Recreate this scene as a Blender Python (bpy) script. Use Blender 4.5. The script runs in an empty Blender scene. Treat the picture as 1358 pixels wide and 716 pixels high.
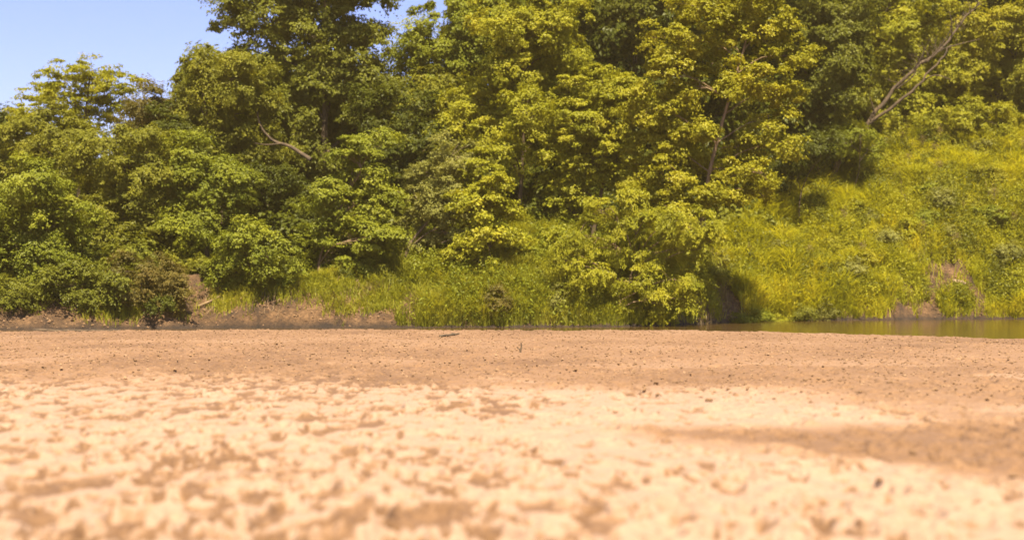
import bpy, math
import numpy as np
from mathutils import Vector

R = np.random.default_rng(7)
sc = bpy.context.scene
COL = sc.collection
FPX, CX, HY, CAMZ = 1886.0, 679.0, 380.0, 1.2        # photo focal length in px, centre column, horizon row, eye height
WATER_Z = -0.35
HAZE = 0.00045


def W(px, py, Y):
    return np.array([(px - CX) * Y / FPX, Y, CAMZ - (py - HY) * Y / FPX])


# ------------------------------------------------------------------ noise
def _hash(ix, iy, seed):
    h = (ix.astype(np.int64) * 374761393 + iy.astype(np.int64) * 668265263 + seed * 974634541) & 0x7fffffff
    h = ((h ^ (h >> 13)) * 1274126177) & 0x7fffffff
    h = h ^ (h >> 16)
    return (h & 0xffff) / 65535.0


def vnoise(x, y, seed=0):
    x0 = np.floor(x); y0 = np.floor(y)
    fx = x - x0; fy = y - y0
    fx = fx * fx * (3 - 2 * fx); fy = fy * fy * (3 - 2 * fy)
    a = _hash(x0, y0, seed); b = _hash(x0 + 1, y0, seed)
    c = _hash(x0, y0 + 1, seed); d = _hash(x0 + 1, y0 + 1, seed)
    return (a * (1 - fx) + b * fx) * (1 - fy) + (c * (1 - fx) + d * fx) * fy


def fbm(x, y, seed=0, octs=4, gain=0.5):
    s = 0; a = 1.0; t = 0
    for o in range(octs):
        s = s + a * vnoise(x * 2 ** o + 17.3 * o, y * 2 ** o - 9.1 * o, seed + o); t += a; a *= gain
    return s / t


def sstep(t):
    t = np.clip(t, 0, 1)
    return t * t * (3 - 2 * t)


def unit(v):
    return v / (np.linalg.norm(v, axis=-1, keepdims=True) + 1e-9)


# ------------------------------------------------------------------ mesh helpers
def mesh_np(name, V, F, mat=None, smooth=False, tint=None):
    """F: (n,k) int array; all faces of the same size"""
    me = bpy.data.meshes.new(name)
    V = np.ascontiguousarray(V, dtype=np.float32); F = np.ascontiguousarray(F, dtype=np.int32)
    n, k = F.shape
    me.vertices.add(len(V)); me.vertices.foreach_set('co', V.ravel())
    me.loops.add(n * k); me.loops.foreach_set('vertex_index', F.ravel())
    me.polygons.add(n); me.polygons.foreach_set('loop_start', np.arange(0, n * k, k, dtype=np.int32))
    if smooth:
        me.polygons.foreach_set('use_smooth', np.ones(n, dtype=bool))
    else:
        me.polygons.foreach_set('use_smooth', np.zeros(n, dtype=bool))
    if tint is not None:
        at = me.attributes.new('tint', 'FLOAT', 'FACE')
        at.data.foreach_set('value', np.ascontiguousarray(tint, dtype=np.float32))
    me.update(calc_edges=True)
    if mat:
        me.materials.append(mat)
    return me


def link(name, me, parent=None, loc=None):
    o = bpy.data.objects.new(name, me); COL.objects.link(o)
    if parent:
        o.parent = parent
    if loc is not None:
        o.location = loc
    return o


def tag(o, label=None, cat=None, group=None, kind=None):
    for k, v in (('label', label), ('category', cat), ('group', group), ('kind', kind)):
        if v:
            o[k] = v
    return o


def empty(name, loc, label, cat, group=None):
    o = bpy.data.objects.new(name, None); COL.objects.link(o); o.location = tuple(loc)
    o.empty_display_size = 0.3
    return tag(o, label, cat, group)


def copy_tree(o, parent=None):
    kids = list(o.children)
    c = o.copy(); COL.objects.link(c)
    if parent:
        c.parent = parent
    for k in kids:
        copy_tree(k, c)
    return c


class Tubes:
    """tapered bent tubes collected into one mesh"""
    def __init__(s):
        s.V = []; s.F = []; s.n = 0

    def add(s, pts, r0, r1, sides=7, wob=0.0, sub=4):
        pts = np.asarray(pts, float)
        t = np.linspace(0, len(pts) - 1, (len(pts) - 1) * sub + 1)
        # Catmull-Rom
        P = np.vstack([2 * pts[0] - pts[1], pts, 2 * pts[-1] - pts[-2]])
        out = []
        for tt in t:
            i = min(int(tt), len(pts) - 2); f = tt - i
            p0, p1, p2, p3 = P[i], P[i + 1], P[i + 2], P[i + 3]
            out.append(0.5 * ((2 * p1) + (-p0 + p2) * f + (2 * p0 - 5 * p1 + 4 * p2 - p3) * f * f + (-p0 + 3 * p1 - 3 * p2 + p3) * f ** 3))
        Q = np.array(out)
        if wob:
            Q[1:-1] += R.normal(0, wob, Q[1:-1].shape)
        D = unit(np.gradient(Q, axis=0))
        ref = np.array([0.31, 0.87, 0.12])
        A = unit(np.cross(D, ref)); B = np.cross(D, A)
        rr = r0 + (r1 - r0) * np.linspace(0, 1, len(Q)) ** 0.8
        ang = np.linspace(0, 2 * np.pi, sides, endpoint=False)
        rad = rr[:, None] * (1 + R.normal(0, 0.07, (len(Q), sides)))
        V = Q[:, None, :] + rad[..., None] * (np.cos(ang)[None, :, None] * A[:, None, :] + np.sin(ang)[None, :, None] * B[:, None, :])
        m = len(Q)
        i = np.arange(m - 1)[:, None] * sides; j = np.arange(sides)[None, :]; j2 = (j + 1) % sides
        F = np.stack([i + j, i + j2, i + sides + j2, i + sides + j], -1).reshape(-1, 4)
        s.V.append(V.reshape(-1, 3)); s.F.append(F + s.n); s.n += m * sides
        return Q

    def mesh(s, name, mat):
        return mesh_np(name, np.vstack(s.V), np.vstack(s.F), mat, smooth=True)


def leaves_np(P, A, N, L, Wd, fold=0.18):
    """leaf-shaped folded quads: base, side, tip, side"""
    n = len(P)
    S = unit(np.cross(N, A)); N = np.cross(A, S)
    L = np.broadcast_to(L, n)[:, None]; Wd = np.broadcast_to(Wd, n)[:, None]
    b = P - A * L * 0.5
    tip = P + A * L * 0.5 - N * L * 0.10
    mid = P + A * L * 0.02
    l = mid + S * Wd * 0.5 + N * Wd * fold
    r = mid - S * Wd * 0.5 + N * Wd * fold
    V = np.stack([b, r, tip, l], 1).reshape(-1, 3)
    F = np.arange(n * 4).reshape(n, 4)
    return V, F


# ------------------------------------------------------------------ materials
def new_mat(name):
    m = bpy.data.materials.new(name); m.use_nodes = True
    nt = m.node_tree; nt.nodes.clear()
    out = nt.nodes.new('ShaderNodeOutputMaterial')
    return m, nt, out


def node(nt, typ, **kw):
    n = nt.nodes.new(typ)
    for k, v in kw.items():
        if k in n.inputs.keys():
            n.inputs[k].default_value = v
        else:
            setattr(n, k, v)
    return n


def ramp(nt, stops):
    n = nt.nodes.new('ShaderNodeValToRGB')
    el = n.color_ramp.elements
    while len(el) < len(stops):
        el.new(0.5)
    for e, (p, c) in zip(el, stops):
        e.position = p; e.color = (*c, 1)
    return n


def leaf_mat(name, dark, mid, light, transl=0.42, gloss=0.010, patch=0.35, nscale=0.5):
    """leaf colour: each leaf its own tint, with broad drift from bough to bough (older and younger leaves)"""
    m, nt, out = new_mat(name)
    at = node(nt, 'ShaderNodeAttribute', attribute_name='tint')
    tc = nt.nodes.new('ShaderNodeNewGeometry')
    nz = node(nt, 'ShaderNodeTexNoise', Scale=nscale, Detail=2.0)
    nt.links.new(tc.outputs['Position'], nz.inputs['Vector'])
    mp = node(nt, 'ShaderNodeMapRange')
    mp.inputs['From Min'].default_value = 0.3; mp.inputs['From Max'].default_value = 0.7
    nt.links.new(nz.outputs['Fac'], mp.inputs['Value'])
    mx = node(nt, 'ShaderNodeMix', data_type='FLOAT')
    mx.inputs[0].default_value = patch
    nt.links.new(at.outputs['Fac'], mx.inputs[2]); nt.links.new(mp.outputs['Result'], mx.inputs[3])
    rp = ramp(nt, [(0.0, dark), (0.5, mid), (1.0, light)])
    nt.links.new(mx.outputs[0], rp.inputs['Fac'])
    df = node(nt, 'ShaderNodeBsdfDiffuse'); nt.links.new(rp.outputs['Color'], df.inputs['Color'])
    tr = node(nt, 'ShaderNodeBsdfTranslucent')
    hs = node(nt, 'ShaderNodeMix', data_type='RGBA', blend_type='MULTIPLY')
    hs.inputs[0].default_value = 1.0; hs.inputs[7].default_value = (1.25, 1.15, 0.5, 1)
    nt.links.new(rp.outputs['Color'], hs.inputs[6])
    nt.links.new(hs.outputs[2], tr.inputs['Color'])
    m1 = node(nt, 'ShaderNodeMixShader'); m1.inputs[0].default_value = transl
    nt.links.new(df.outputs[0], m1.inputs[1]); nt.links.new(tr.outputs[0], m1.inputs[2])
    gl = node(nt, 'ShaderNodeBsdfGlossy', Roughness=0.45); gl.inputs['Color'].default_value = (0.9, 0.9, 0.8, 1)
    m2 = node(nt, 'ShaderNodeMixShader'); m2.inputs[0].default_value = gloss
    nt.links.new(m1.outputs[0], m2.inputs[1]); nt.links.new(gl.outputs[0], m2.inputs[2])
    nt.links.new(m2.outputs[0], out.inputs['Surface'])
    return m


def bark_mat(name, c1, c2, scale=6.0):
    m, nt, out = new_mat(name)
    g = nt.nodes.new('ShaderNodeNewGeometry')
    mpn = node(nt, 'ShaderNodeMapping'); mpn.inputs['Scale'].default_value = (1, 1, 0.25)
    nt.links.new(g.outputs['Position'], mpn.inputs['Vector'])
    nz = node(nt, 'ShaderNodeTexNoise', Scale=scale, Detail=5.0); nt.links.new(mpn.outputs[0], nz.inputs['Vector'])
    rp = ramp(nt, [(0.3, c1), (0.7, c2)]); nt.links.new(nz.outputs['Fac'], rp.inputs['Fac'])
    p = node(nt, 'ShaderNodeBsdfPrincipled', Roughness=0.9); nt.links.new(rp.outputs['Color'], p.inputs['Base Color'])
    b = node(nt, 'ShaderNodeBump', Strength=0.6, Distance=0.03); nt.links.new(nz.outputs['Fac'], b.inputs['Height'])
    nt.links.new(b.outputs[0], p.inputs['Normal']); nt.links.new(p.outputs[0], out.inputs['Surface'])
    return m


LEAF = {
    'olive': leaf_mat('olive_leaves', (0.103, 0.108, 0.011), (0.190, 0.189, 0.018), (0.287, 0.270, 0.030)),
    'mid': leaf_mat('mid_green_leaves', (0.112, 0.132, 0.012), (0.206, 0.224, 0.019), (0.307, 0.309, 0.028)),
    'bright': leaf_mat('bright_leaves', (0.170, 0.178, 0.012), (0.290, 0.286, 0.018), (0.420, 0.380, 0.031)),
    'yellow': leaf_mat('yellow_green_leaves', (0.185, 0.182, 0.012), (0.290, 0.274, 0.017), (0.395, 0.345, 0.030)),
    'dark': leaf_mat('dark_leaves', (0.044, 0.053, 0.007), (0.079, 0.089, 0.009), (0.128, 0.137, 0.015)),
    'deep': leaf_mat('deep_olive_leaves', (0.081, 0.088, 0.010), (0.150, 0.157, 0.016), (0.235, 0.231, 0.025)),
    'grey': leaf_mat('grey_green_leaves', (0.147, 0.149, 0.032), (0.236, 0.231, 0.048), (0.326, 0.307, 0.076)),
    'rust': leaf_mat('rusty_leaves', (0.075, 0.066, 0.014), (0.135, 0.112, 0.022), (0.215, 0.155, 0.034)),
    'grass': leaf_mat('grass_blades', (0.165, 0.170, 0.012), (0.355, 0.348, 0.020), (0.550, 0.480, 0.042), patch=0.6, nscale=0.45, gloss=0.01, transl=0.5),
    'bankgrass': leaf_mat('bank_grass_blades', (0.149, 0.161, 0.016), (0.270, 0.270, 0.025), (0.402, 0.356, 0.051), patch=0.5, nscale=0.6, gloss=0.01, transl=0.5),
    'dry': leaf_mat('dry_grass_blades', (0.120, 0.080, 0.034), (0.210, 0.150, 0.070), (0.310, 0.240, 0.120), patch=0.4, gloss=0.01),
}
BARK = {
    'brown': bark_mat('brown_bark', (0.040, 0.026, 0.013), (0.105, 0.069, 0.034)),
    'pale': bark_mat('pale_bark', (0.110, 0.068, 0.030), (0.250, 0.165, 0.080)),
    'grey': bark_mat('grey_bark', (0.080, 0.054, 0.028), (0.190, 0.134, 0.074)),
}


# ------------------------------------------------------------------ terrain
YW_X = [-400, -60, -22, -15, -11, 0, 5, 7.5, 10, 12, 24, 60, 400]
YW_Y = [56, 52, 50.5, 51.0, 53, 54, 55, 58, 62.5, 64.5, 68, 74, 100]
HH_X = [-400, -30, -8, -3, 2, 6, 8.5, 10, 11.6, 13, 17, 21, 27, 60, 400]
HH_H = [1.8, 1.8, 2.1, 3.1, 3.9, 3.3, 3.2, 4.0, 5.9, 6.6, 8.2, 9.7, 11.4, 12.5, 12.5]
LL_X = [-400, -7, -2, 6, 9, 12, 17, 400]
LL_L = [4.2, 4.2, 7.5, 8.0, 8.0, 9.5, 12.5, 12.5]
SE_X = [-400, -60, -14, -8, 0, 6.8, 11.8, 20, 40, 400]
SE_Y = [36, 37.5, 38.3, 39.6, 39.9, 38.0, 32.8, 24, 6, -160]


def bank_z(X, Y):
    X = np.asarray(X, float); Y = np.asarray(Y, float)
    s = Y - np.interp(X, YW_X, YW_Y) + (fbm(X * 0.5, Y * 0.5, 5) - 0.5) * 1.6
    H = np.interp(X, HH_X, HH_H); L = np.interp(X, LL_X, LL_L)
    t = np.clip(s / L, 0, 1)
    up = H * (1 - (1 - t) ** 1.7)
    # cut bank: a step just above the water
    cut = 0.16 * sstep(s / 0.4)
    dn = np.clip(s, -4, 0) * 0.25
    z = WATER_Z + np.where(s > 0, up * 0.93 + cut, dn)
    z = z + ((fbm(X * 0.9, Y * 0.9, 9) - 0.5) * 0.6 + (fbm(X * 2.2, Y * 2.2, 13, 4, .6) - 0.5) * 0.5) * np.clip(s, 0, 1)
    z = z + np.clip(Y - 95, 0, 400) * 0.004
    return z


def axis(lo, hi, fine_lo, fine_hi, step, grow=1.25):
    a = list(np.arange(fine_lo, fine_hi + step * .5, step))
    s = step
    while a[-1] < hi:
        s *= grow; a.append(a[-1] + s)
    s = step
    while a[0] > lo:
        s *= grow; a.insert(0, a[0] - s)
    return np.array(a)


def grid_mesh(name, X, Y, Z, mat, smooth=True):
    r, c = X.shape
    V = np.stack([X, Y, Z], -1).reshape(-1, 3)
    i = np.arange(r - 1)[:, None] * c; j = np.arange(c - 1)[None, :]
    F = np.stack([i + j, i + j + 1, i + c + j + 1, i + c + j], -1).reshape(-1, 4)
    return mesh_np(name, V, F, mat, smooth)


# bank soil: reddish sandy clay with darker leaf litter under the trees
m_bank, nt, out = new_mat('bank_soil')
g = nt.nodes.new('ShaderNodeNewGeometry')
n1 = node(nt, 'ShaderNodeTexNoise', Scale=1.3, Detail=8.0, Roughness=0.72); nt.links.new(g.outputs['Position'], n1.inputs['Vector'])
n2 = node(nt, 'ShaderNodeTexNoise', Scale=11.0, Detail=7.0, Roughness=0.7); nt.links.new(g.outputs['Position'], n2.inputs['Vector'])
r1 = ramp(nt, [(0.34, (0.040, 0.021, 0.008)), (0.5, (0.108, 0.056, 0.020)), (0.66, (0.215, 0.118, 0.048))])
nt.links.new(n1.outputs['Fac'], r1.inputs['Fac'])
mx = node(nt, 'ShaderNodeMix', data_type='RGBA', blend_type='MULTIPLY'); mx.inputs[0].default_value = 0.7
r2 = ramp(nt, [(0.38, (0.30, 0.27, 0.25)), (0.56, (1, 1, 1))]); nt.links.new(n2.outputs['Fac'], r2.inputs['Fac'])
nt.links.new(r1.outputs['Color'], mx.inputs[6]); nt.links.new(r2.outputs['Color'], mx.inputs[7])
# litter higher on the bank
sep = nt.nodes.new('ShaderNodeSeparateXYZ'); nt.links.new(g.outputs['Position'], sep.inputs[0])
ad = node(nt, 'ShaderNodeMath', operation='MULTIPLY_ADD'); ad.inputs[1].default_value = 2.2
nt.links.new(n1.outputs['Fac'], ad.inputs[0]); nt.links.new(sep.outputs['Z'], ad.inputs[2])
mr = node(nt, 'ShaderNodeMapRange'); mr.inputs['From Min'].default_value = 3.2; mr.inputs['From Max'].default_value = 4.0
nt.links.new(ad.outputs[0], mr.inputs['Value'])
mx2 = node(nt, 'ShaderNodeMix', data_type='RGBA'); nt.links.new(mr.outputs['Result'], mx2.inputs[0])
wm = node(nt, 'ShaderNodeMapRange'); wm.inputs['From Min'].default_value = WATER_Z + 0.06; wm.inputs['From Max'].default_value = WATER_Z + 0.30
wm.inputs['To Min'].default_value = 0.30; nt.links.new(sep.outputs['Z'], wm.inputs['Value'])
wv = node(nt, 'ShaderNodeVectorMath', operation='SCALE'); nt.links.new(mx.outputs[2], wv.inputs[0]); nt.links.new(wm.outputs['Result'], wv.inputs['Scale'])
nt.links.new(wv.outputs[0], mx2.inputs[6]); mx2.inputs[7].default_value = (0.075, 0.055, 0.026, 1)
p = node(nt, 'ShaderNodeBsdfPrincipled', Roughness=0.95); nt.links.new(mx2.outputs[2], p.inputs['Base Color'])
b = node(nt, 'ShaderNodeBump', Strength=1.0, Distance=0.12); nt.links.new(n2.outputs['Fac'], b.inputs['Height'])
nt.links.new(b.outputs[0], p.inputs['Normal']); nt.links.new(p.outputs[0], out.inputs['Surface'])

ax = axis(-700, 700, -32, 36, 0.25); ay = axis(-400, 900, 47, 84, 0.2)
GX, GY = np.meshgrid(ax, ay)
tag(link('ground', grid_mesh('ground', GX, GY, bank_z(GX, GY), m_bank)), 'reddish sandy soil of the far river bank and forest floor', kind='structure')

# water
m_w, nt, out = new_mat('river_water')
g = nt.nodes.new('ShaderNodeNewGeometry')
mpn = node(nt, 'ShaderNodeMapping'); mpn.inputs['Scale'].default_value = (0.8, 2.2, 1)
nt.links.new(g.outputs['Position'], mpn.inputs['Vector'])
nz = node(nt, 'ShaderNodeTexNoise', Scale=1.4, Detail=3.0); nt.links.new(mpn.outputs[0], nz.inputs['Vector'])
p = node(nt, 'ShaderNodeBsdfPrincipled', Roughness=0.12); p.inputs['Base Color'].default_value = (0.060, 0.034, 0.010, 1)
p.inputs['IOR'].default_value = 1.33
b = node(nt, 'ShaderNodeBump', Strength=0.22, Distance=0.03); nt.links.new(nz.outputs['Fac'], b.inputs['Height'])
nt.links.new(b.outputs[0], p.inputs['Normal']); nt.links.new(p.outputs[0], out.inputs['Surface'])
wx = np.array([[-700, 700], [-700, 700]], float); wy = np.array([[-400, -400], [140, 140]], float)
tag(link('water', grid_mesh('water', wx, wy, wx * 0 + WATER_Z, m_w)), 'still brown river water between sandbar and bank', kind='structure')

# ------------------------------------------------------------------ sand bar
du = np.concatenate([np.linspace(-0.43, 0.43, 720)])
us = 0.86 / 719
left = []; s = us; u = -0.43
while u > -40:
    s *= 1.22; u -= s; left.append(u)
U = np.concatenate([left[::-1], du, -np.array(left)])
ys = np.exp(np.linspace(math.log(4.6), math.log(46), 1000))
back = []; s = 0.02; y = 4.6
while y > -170:
    s *= 1.25; y -= s; back.append(y)
YS = np.concatenate([back[::-1], ys])
UU, YY = np.meshgrid(U, YS)
XX = UU * np.maximum(YY, 4.6)
rx, ry = XX, YY

zoneB = np.interp(XX, [-40, -7, 0, 2.5, 4.6, 12], [24, 18.6, 16.8, 15.0, 12.9, 9.0])    # nearer than this the crust is dry and bright
edge_n = (fbm(XX * 0.45, YY * 0.22, 31, 4) - 0.5)
far_damp = sstep((YY - zoneB + edge_n * 9.0 + 1.6) / 4.6)
# streaks of dry sand inside the far zone
far_damp = far_damp * (1 - 0.55 * sstep((fbm(XX * 0.35, YY * 0.5, 44, 4) - 0.58) / 0.1) * sstep((26 - YY) / 8))
# wet wedge on the right
wl = 0.0 + (fbm(XX * 0.7, YY * 0.7, 51, 3) - 0.5) * 0.8
lowY = 11.7 - np.clip(XX - wl, 0, 3.0) * 1.05
wedge = sstep((XX - wl) / 1.3) * sstep((12.8 + edge_n * 3.0 - YY) / 1.1) * sstep((YY - lowY + edge_n * 3.5 + .3) / 1.5)
# patches trodden through the crust: wet sand and painted print shade, thicker to the left
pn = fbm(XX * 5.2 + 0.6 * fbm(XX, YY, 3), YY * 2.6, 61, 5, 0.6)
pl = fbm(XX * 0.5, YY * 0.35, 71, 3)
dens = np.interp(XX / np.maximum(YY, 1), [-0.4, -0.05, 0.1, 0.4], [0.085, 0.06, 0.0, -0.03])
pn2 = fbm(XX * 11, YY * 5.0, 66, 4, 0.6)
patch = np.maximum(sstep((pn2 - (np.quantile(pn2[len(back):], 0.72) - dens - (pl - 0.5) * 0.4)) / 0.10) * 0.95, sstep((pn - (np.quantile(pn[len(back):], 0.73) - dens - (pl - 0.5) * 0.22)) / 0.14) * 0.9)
damp_shade = np.clip(np.maximum(np.maximum(far_damp * (0.60 + 0.28 * pl * 2 - 0.14), wedge * 0.85), patch * 1.0), 0, 1)  # sand colour mask: wet zones, and patches that also carry the prints' shade

Z = (fbm(XX * 0.25, YY * 0.25, 81, 3) - 0.5) * 0.05
Z += (fbm(XX * 2.2, YY * 1.6, 91, 3) - 0.5) * 0.05
Z += (fbm(XX * 9, YY * 7, 95, 3) - 0.5) * (0.016 + 0.02 * far_damp)
Z -= patch * 0.030
# hoof and foot prints
np_pr = 1600
py_ = np.exp(R.uniform(math.log(5.5), math.log(30), np_pr)); px_ = R.uniform(-0.42, 0.42, np_pr) * py_
col0 = len(left)
for x0, y0 in zip(px_, py_):
    r = R.uniform(0.05, 0.12); dpt = R.uniform(0.02, 0.06)
    i0 = np.searchsorted(YS, y0 - 3 * r); i1 = np.searchsorted(YS, y0 + 3 * r)
    ua, ub = (x0 - 3 * r) / (y0 + .01), (x0 + 3 * r) / (y0 - .01)
    j0 = np.searchsorted(U, min(ua, ub)); j1 = np.searchsorted(U, max(ua, ub))
    if i1 <= i0 or j1 <= j0:
        continue
    d = np.hypot(XX[i0:i1, j0:j1] - x0, YY[i0:i1, j0:j1] - y0) / r
    Z[i0:i1, j0:j1] += -dpt * np.exp(-d ** 4) + dpt * 0.5 * np.exp(-((d - 1.35) / 0.35) ** 2)
se = np.interp(XX, SE_X, SE_Y) + (fbm(XX * 0.6, YY * 0.05, 99, 3) - 0.5) * 0.5
Z -= sstep((YY - se) / 1.6) * 1.3
sand_me = grid_mesh('sand_bar', XX, YY, Z, None)
at = sand_me.attributes.new('damp_shade', 'FLOAT', 'POINT'); at.data.foreach_set('value', damp_shade.astype(np.float32).ravel())

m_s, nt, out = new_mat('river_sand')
at = node(nt, 'ShaderNodeAttribute', attribute_name='damp_shade')
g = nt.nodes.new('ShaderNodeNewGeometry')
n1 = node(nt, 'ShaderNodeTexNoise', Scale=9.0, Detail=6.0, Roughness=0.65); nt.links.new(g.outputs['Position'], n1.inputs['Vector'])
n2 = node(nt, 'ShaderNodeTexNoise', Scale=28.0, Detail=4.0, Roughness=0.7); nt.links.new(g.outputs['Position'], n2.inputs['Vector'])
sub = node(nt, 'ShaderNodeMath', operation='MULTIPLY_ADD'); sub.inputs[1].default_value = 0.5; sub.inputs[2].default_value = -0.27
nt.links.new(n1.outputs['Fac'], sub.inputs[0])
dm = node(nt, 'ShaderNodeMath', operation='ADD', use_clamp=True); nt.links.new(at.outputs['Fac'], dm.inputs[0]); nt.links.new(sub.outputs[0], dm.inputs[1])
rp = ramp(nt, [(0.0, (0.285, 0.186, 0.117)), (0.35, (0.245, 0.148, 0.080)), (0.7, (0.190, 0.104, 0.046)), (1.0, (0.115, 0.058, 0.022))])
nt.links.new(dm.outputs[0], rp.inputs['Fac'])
mx = node(nt, 'ShaderNodeMix', data_type='RGBA', blend_type='MULTIPLY'); mx.inputs[0].default_value = 0.5
r2 = ramp(nt, [(0.32, (0.55, 0.48, 0.42)), (0.55, (1, 1, 1))]); nt.links.new(n2.outputs['Fac'], r2.inputs['Fac'])
nt.links.new(rp.outputs['Color'], mx.inputs[6]); nt.links.new(r2.outputs['Color'], mx.inputs[7])
p = node(nt, 'ShaderNodeBsdfPrincipled', Roughness=0.92); nt.links.new(mx.outputs[2], p.inputs['Base Color'])
b = node(nt, 'ShaderNodeBump', Strength=0.7, Distance=0.03); nt.links.new(n1.outputs['Fac'], b.inputs['Height'])
nt.links.new(b.outputs[0], p.inputs['Normal']); nt.links.new(p.outputs[0], out.inputs['Surface'])
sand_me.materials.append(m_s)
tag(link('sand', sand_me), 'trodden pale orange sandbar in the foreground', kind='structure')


def sand_z(x, y):
    i = int(np.clip(np.searchsorted(YS, y), 0, len(YS) - 1)); j = int(np.clip(np.searchsorted(U, x / max(y, 4.6)), 0, len(U) - 1))
    return float(Z[i, j])


# clods and pebbles
m_c, nt, out = new_mat('clod_earth')
at = node(nt, 'ShaderNodeAttribute', attribute_name='tint')
rp = ramp(nt, [(0, (0.125, 0.068, 0.029)), (0.6, (0.190, 0.110, 0.050)), (1, (0.26, 0.160, 0.082))]); nt.links.new(at.outputs['Fac'], rp.inputs['Fac'])
p = node(nt, 'ShaderNodeBsdfPrincipled', Roughness=0.95); nt.links.new(rp.outputs['Color'], p.inputs['Base Color'])
nt.links.new(p.outputs[0], out.inputs['Surface'])
OCT = np.array([[1, 0, 0], [0, 1, 0], [-1, 0, 0], [0, -1, 0], [0, 0, 1], [0, 0, -1]], float)
OCF = np.array([[0, 1, 4], [1, 2, 4], [2, 3, 4], [3, 0, 4], [1, 0, 5], [2, 1, 5], [3, 2, 5], [0, 3, 5]])


def clods(name, xs, ys_, size, tint):
    n = len(xs)
    jit = R.uniform(0.65, 1.35, (n, 6, 1)) * OCT[None]
    a = R.uniform(0, 2 * np.pi, n); c, s_ = np.cos(a), np.sin(a)
    x = jit[..., 0] * c[:, None] - jit[..., 1] * s_[:, None]; y = jit[..., 0] * s_[:, None] + jit[..., 1] * c[:, None]
    zz = jit[..., 2] * R.uniform(0.5, 0.9, (n, 1))
    zb = np.array([sand_z(a_, b_) for a_, b_ in zip(xs, ys_)])
    V = np.stack([x * size[:, None] + xs[:, None], y * size[:, None] + ys_[:, None], zz * size[:, None] + zb[:, None] + size[:, None] * 0.15], -1).reshape(-1, 3)
    F = (OCF[None] + (np.arange(n) * 6)[:, None, None]).reshape(-1, 3)
    return mesh_np(name, V, F, m_c, tint=np.repeat(tint, 8))


n = 26000
cy = np.sqrt(R.uniform(13.0 ** 2, 40 ** 2, n)); cx = R.uniform(-0.41, 0.41, n) * cy
keep = cy < np.interp(cx, SE_X, SE_Y) - 0.05
keep &= R.uniform(0, 1, n) < np.clip((cy - np.interp(cx, [-7, 0, 4.6], [17.5, 16, 12.5])) / 3, 0.03, 1)
cx, cy = cx[keep], cy[keep]
tag(link('gravel', clods('gravel', cx, cy, R.uniform(0.010, 0.028, len(cx)) * R.uniform(0.5, 1.3, len(cx)), R.uniform(0, 1, len(cx)))),
    'fine crumbs of earth strewn over the far part of the sandbar', kind='stuff')

# individual clods that stand out
spots = [(1161, 449, .06), (1233, 453, .08), (1258, 455, .06), (1272, 454, .05), (1311, 456, .07), (1321, 454, .07), (1181, 451, .05), (1336, 470, .05),
         (662, 443, .06), (530, 447, .08), (1205, 478, .05), (1100, 470, .05), (984, 462, .05), (880, 478, .04), (415, 470, .05), (378, 481, .05),
         (575, 484, .05), (640, 486, .04), (208, 474, .05), (120, 480, .06), (77, 462, .06), (282, 478, .05), (1290, 500, .05), (1180, 510, .05),
         (1068, 505, .05), (870, 508, .05), (770, 500, .04), (1240, 520, .05), (1010, 525, .04), (940, 532, .04), (850, 518, .05),
         (1085, 573, .05), (1130, 590, .04), (1210, 605, .05), (1310, 612, .06), (1345, 630, .06), (1166, 645, .04), (1185, 652, .04), (1230, 657, .05), (1250, 681, .04)]
protos = []
for k in range(5):
    n_ = 1
    import bmesh
    bm = bmesh.new(); bmesh.ops.create_icosphere(bm, subdivisions=2, radius=1)
    ph = R.uniform(0, 6, 3)
    for v in bm.verts:
        f = 1 + 0.22 * math.sin(3 * v.co.x + ph[0]) * math.sin(3.3 * v.co.y + ph[1]) + 0.15 * math.sin(5 * v.co.z + ph[2]) + R.uniform(-.07, .07)
        v.co *= f; v.co.z *= 0.62
    me = bpy.data.meshes.new('earth_clod'); bm.to_mesh(me); bm.free()
    a_ = me.attributes.new('tint', 'FLOAT', 'FACE'); a_.data.foreach_set('value', np.full(len(me.polygons), R.uniform(0.2, 0.55), dtype=np.float32))
    me.materials.append(m_c); protos.append(me)
for k, (px, py, s) in enumerate(spots):
    s *= 0.55 if py > 560 else 0.8
    Y = CAMZ * FPX / (py - HY); x = (px - CX) * Y / FPX
    o = link('earth_clod', protos[k % 5], loc=(x, Y, sand_z(x, Y) + s * 0.3))
    o.scale = (s * R.uniform(.8, 1.4), s * R.uniform(.8, 1.2), s * R.uniform(.8, 1.1)); o.rotation_euler = (0, 0, R.uniform(0, 6))
    tag(o, 'dark brown clod of earth lying loose on the pale sandbar', 'clod', 'clods of earth on the sandbar')

# a twig lying near the water's edge and a stub standing in the sand
Y = CAMZ * FPX / (446.5 - HY); x = (597 - CX) * Y / FPX; z = sand_z(x, Y)
e = Tubes(); e.add([(-.26, 0, .03), (-.1, .03, .055), (.1, 0, .075), (.22, -.02, .10)], .035, .02); e.add([(0.0, .01, .06), (.06, .04, .10), (.16, .07, .09)], .016, .01)
tag(link('driftwood', e.mesh('driftwood', BARK['brown']), loc=(x, Y, z)), 'short dark piece of driftwood lying on the sand near the water edge', 'driftwood')
Y = CAMZ * FPX / (466 - HY); x = (690 - CX) * Y / FPX; z = sand_z(x, Y)
e = Tubes(); e.add([(0, 0, -.05), (.005, 0, .06), (.02, .01, .13), (.012, 0, .19)], .022, .012); e.add([(.0, 0, .05), (-.03, .0, .09), (-.06, .01, .10)], .012, .007)
tag(link('stick', e.mesh('stick', BARK['brown']), loc=(x, Y, z)), 'small dark stick standing upright in the middle of the sandbar', 'stick')


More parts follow.
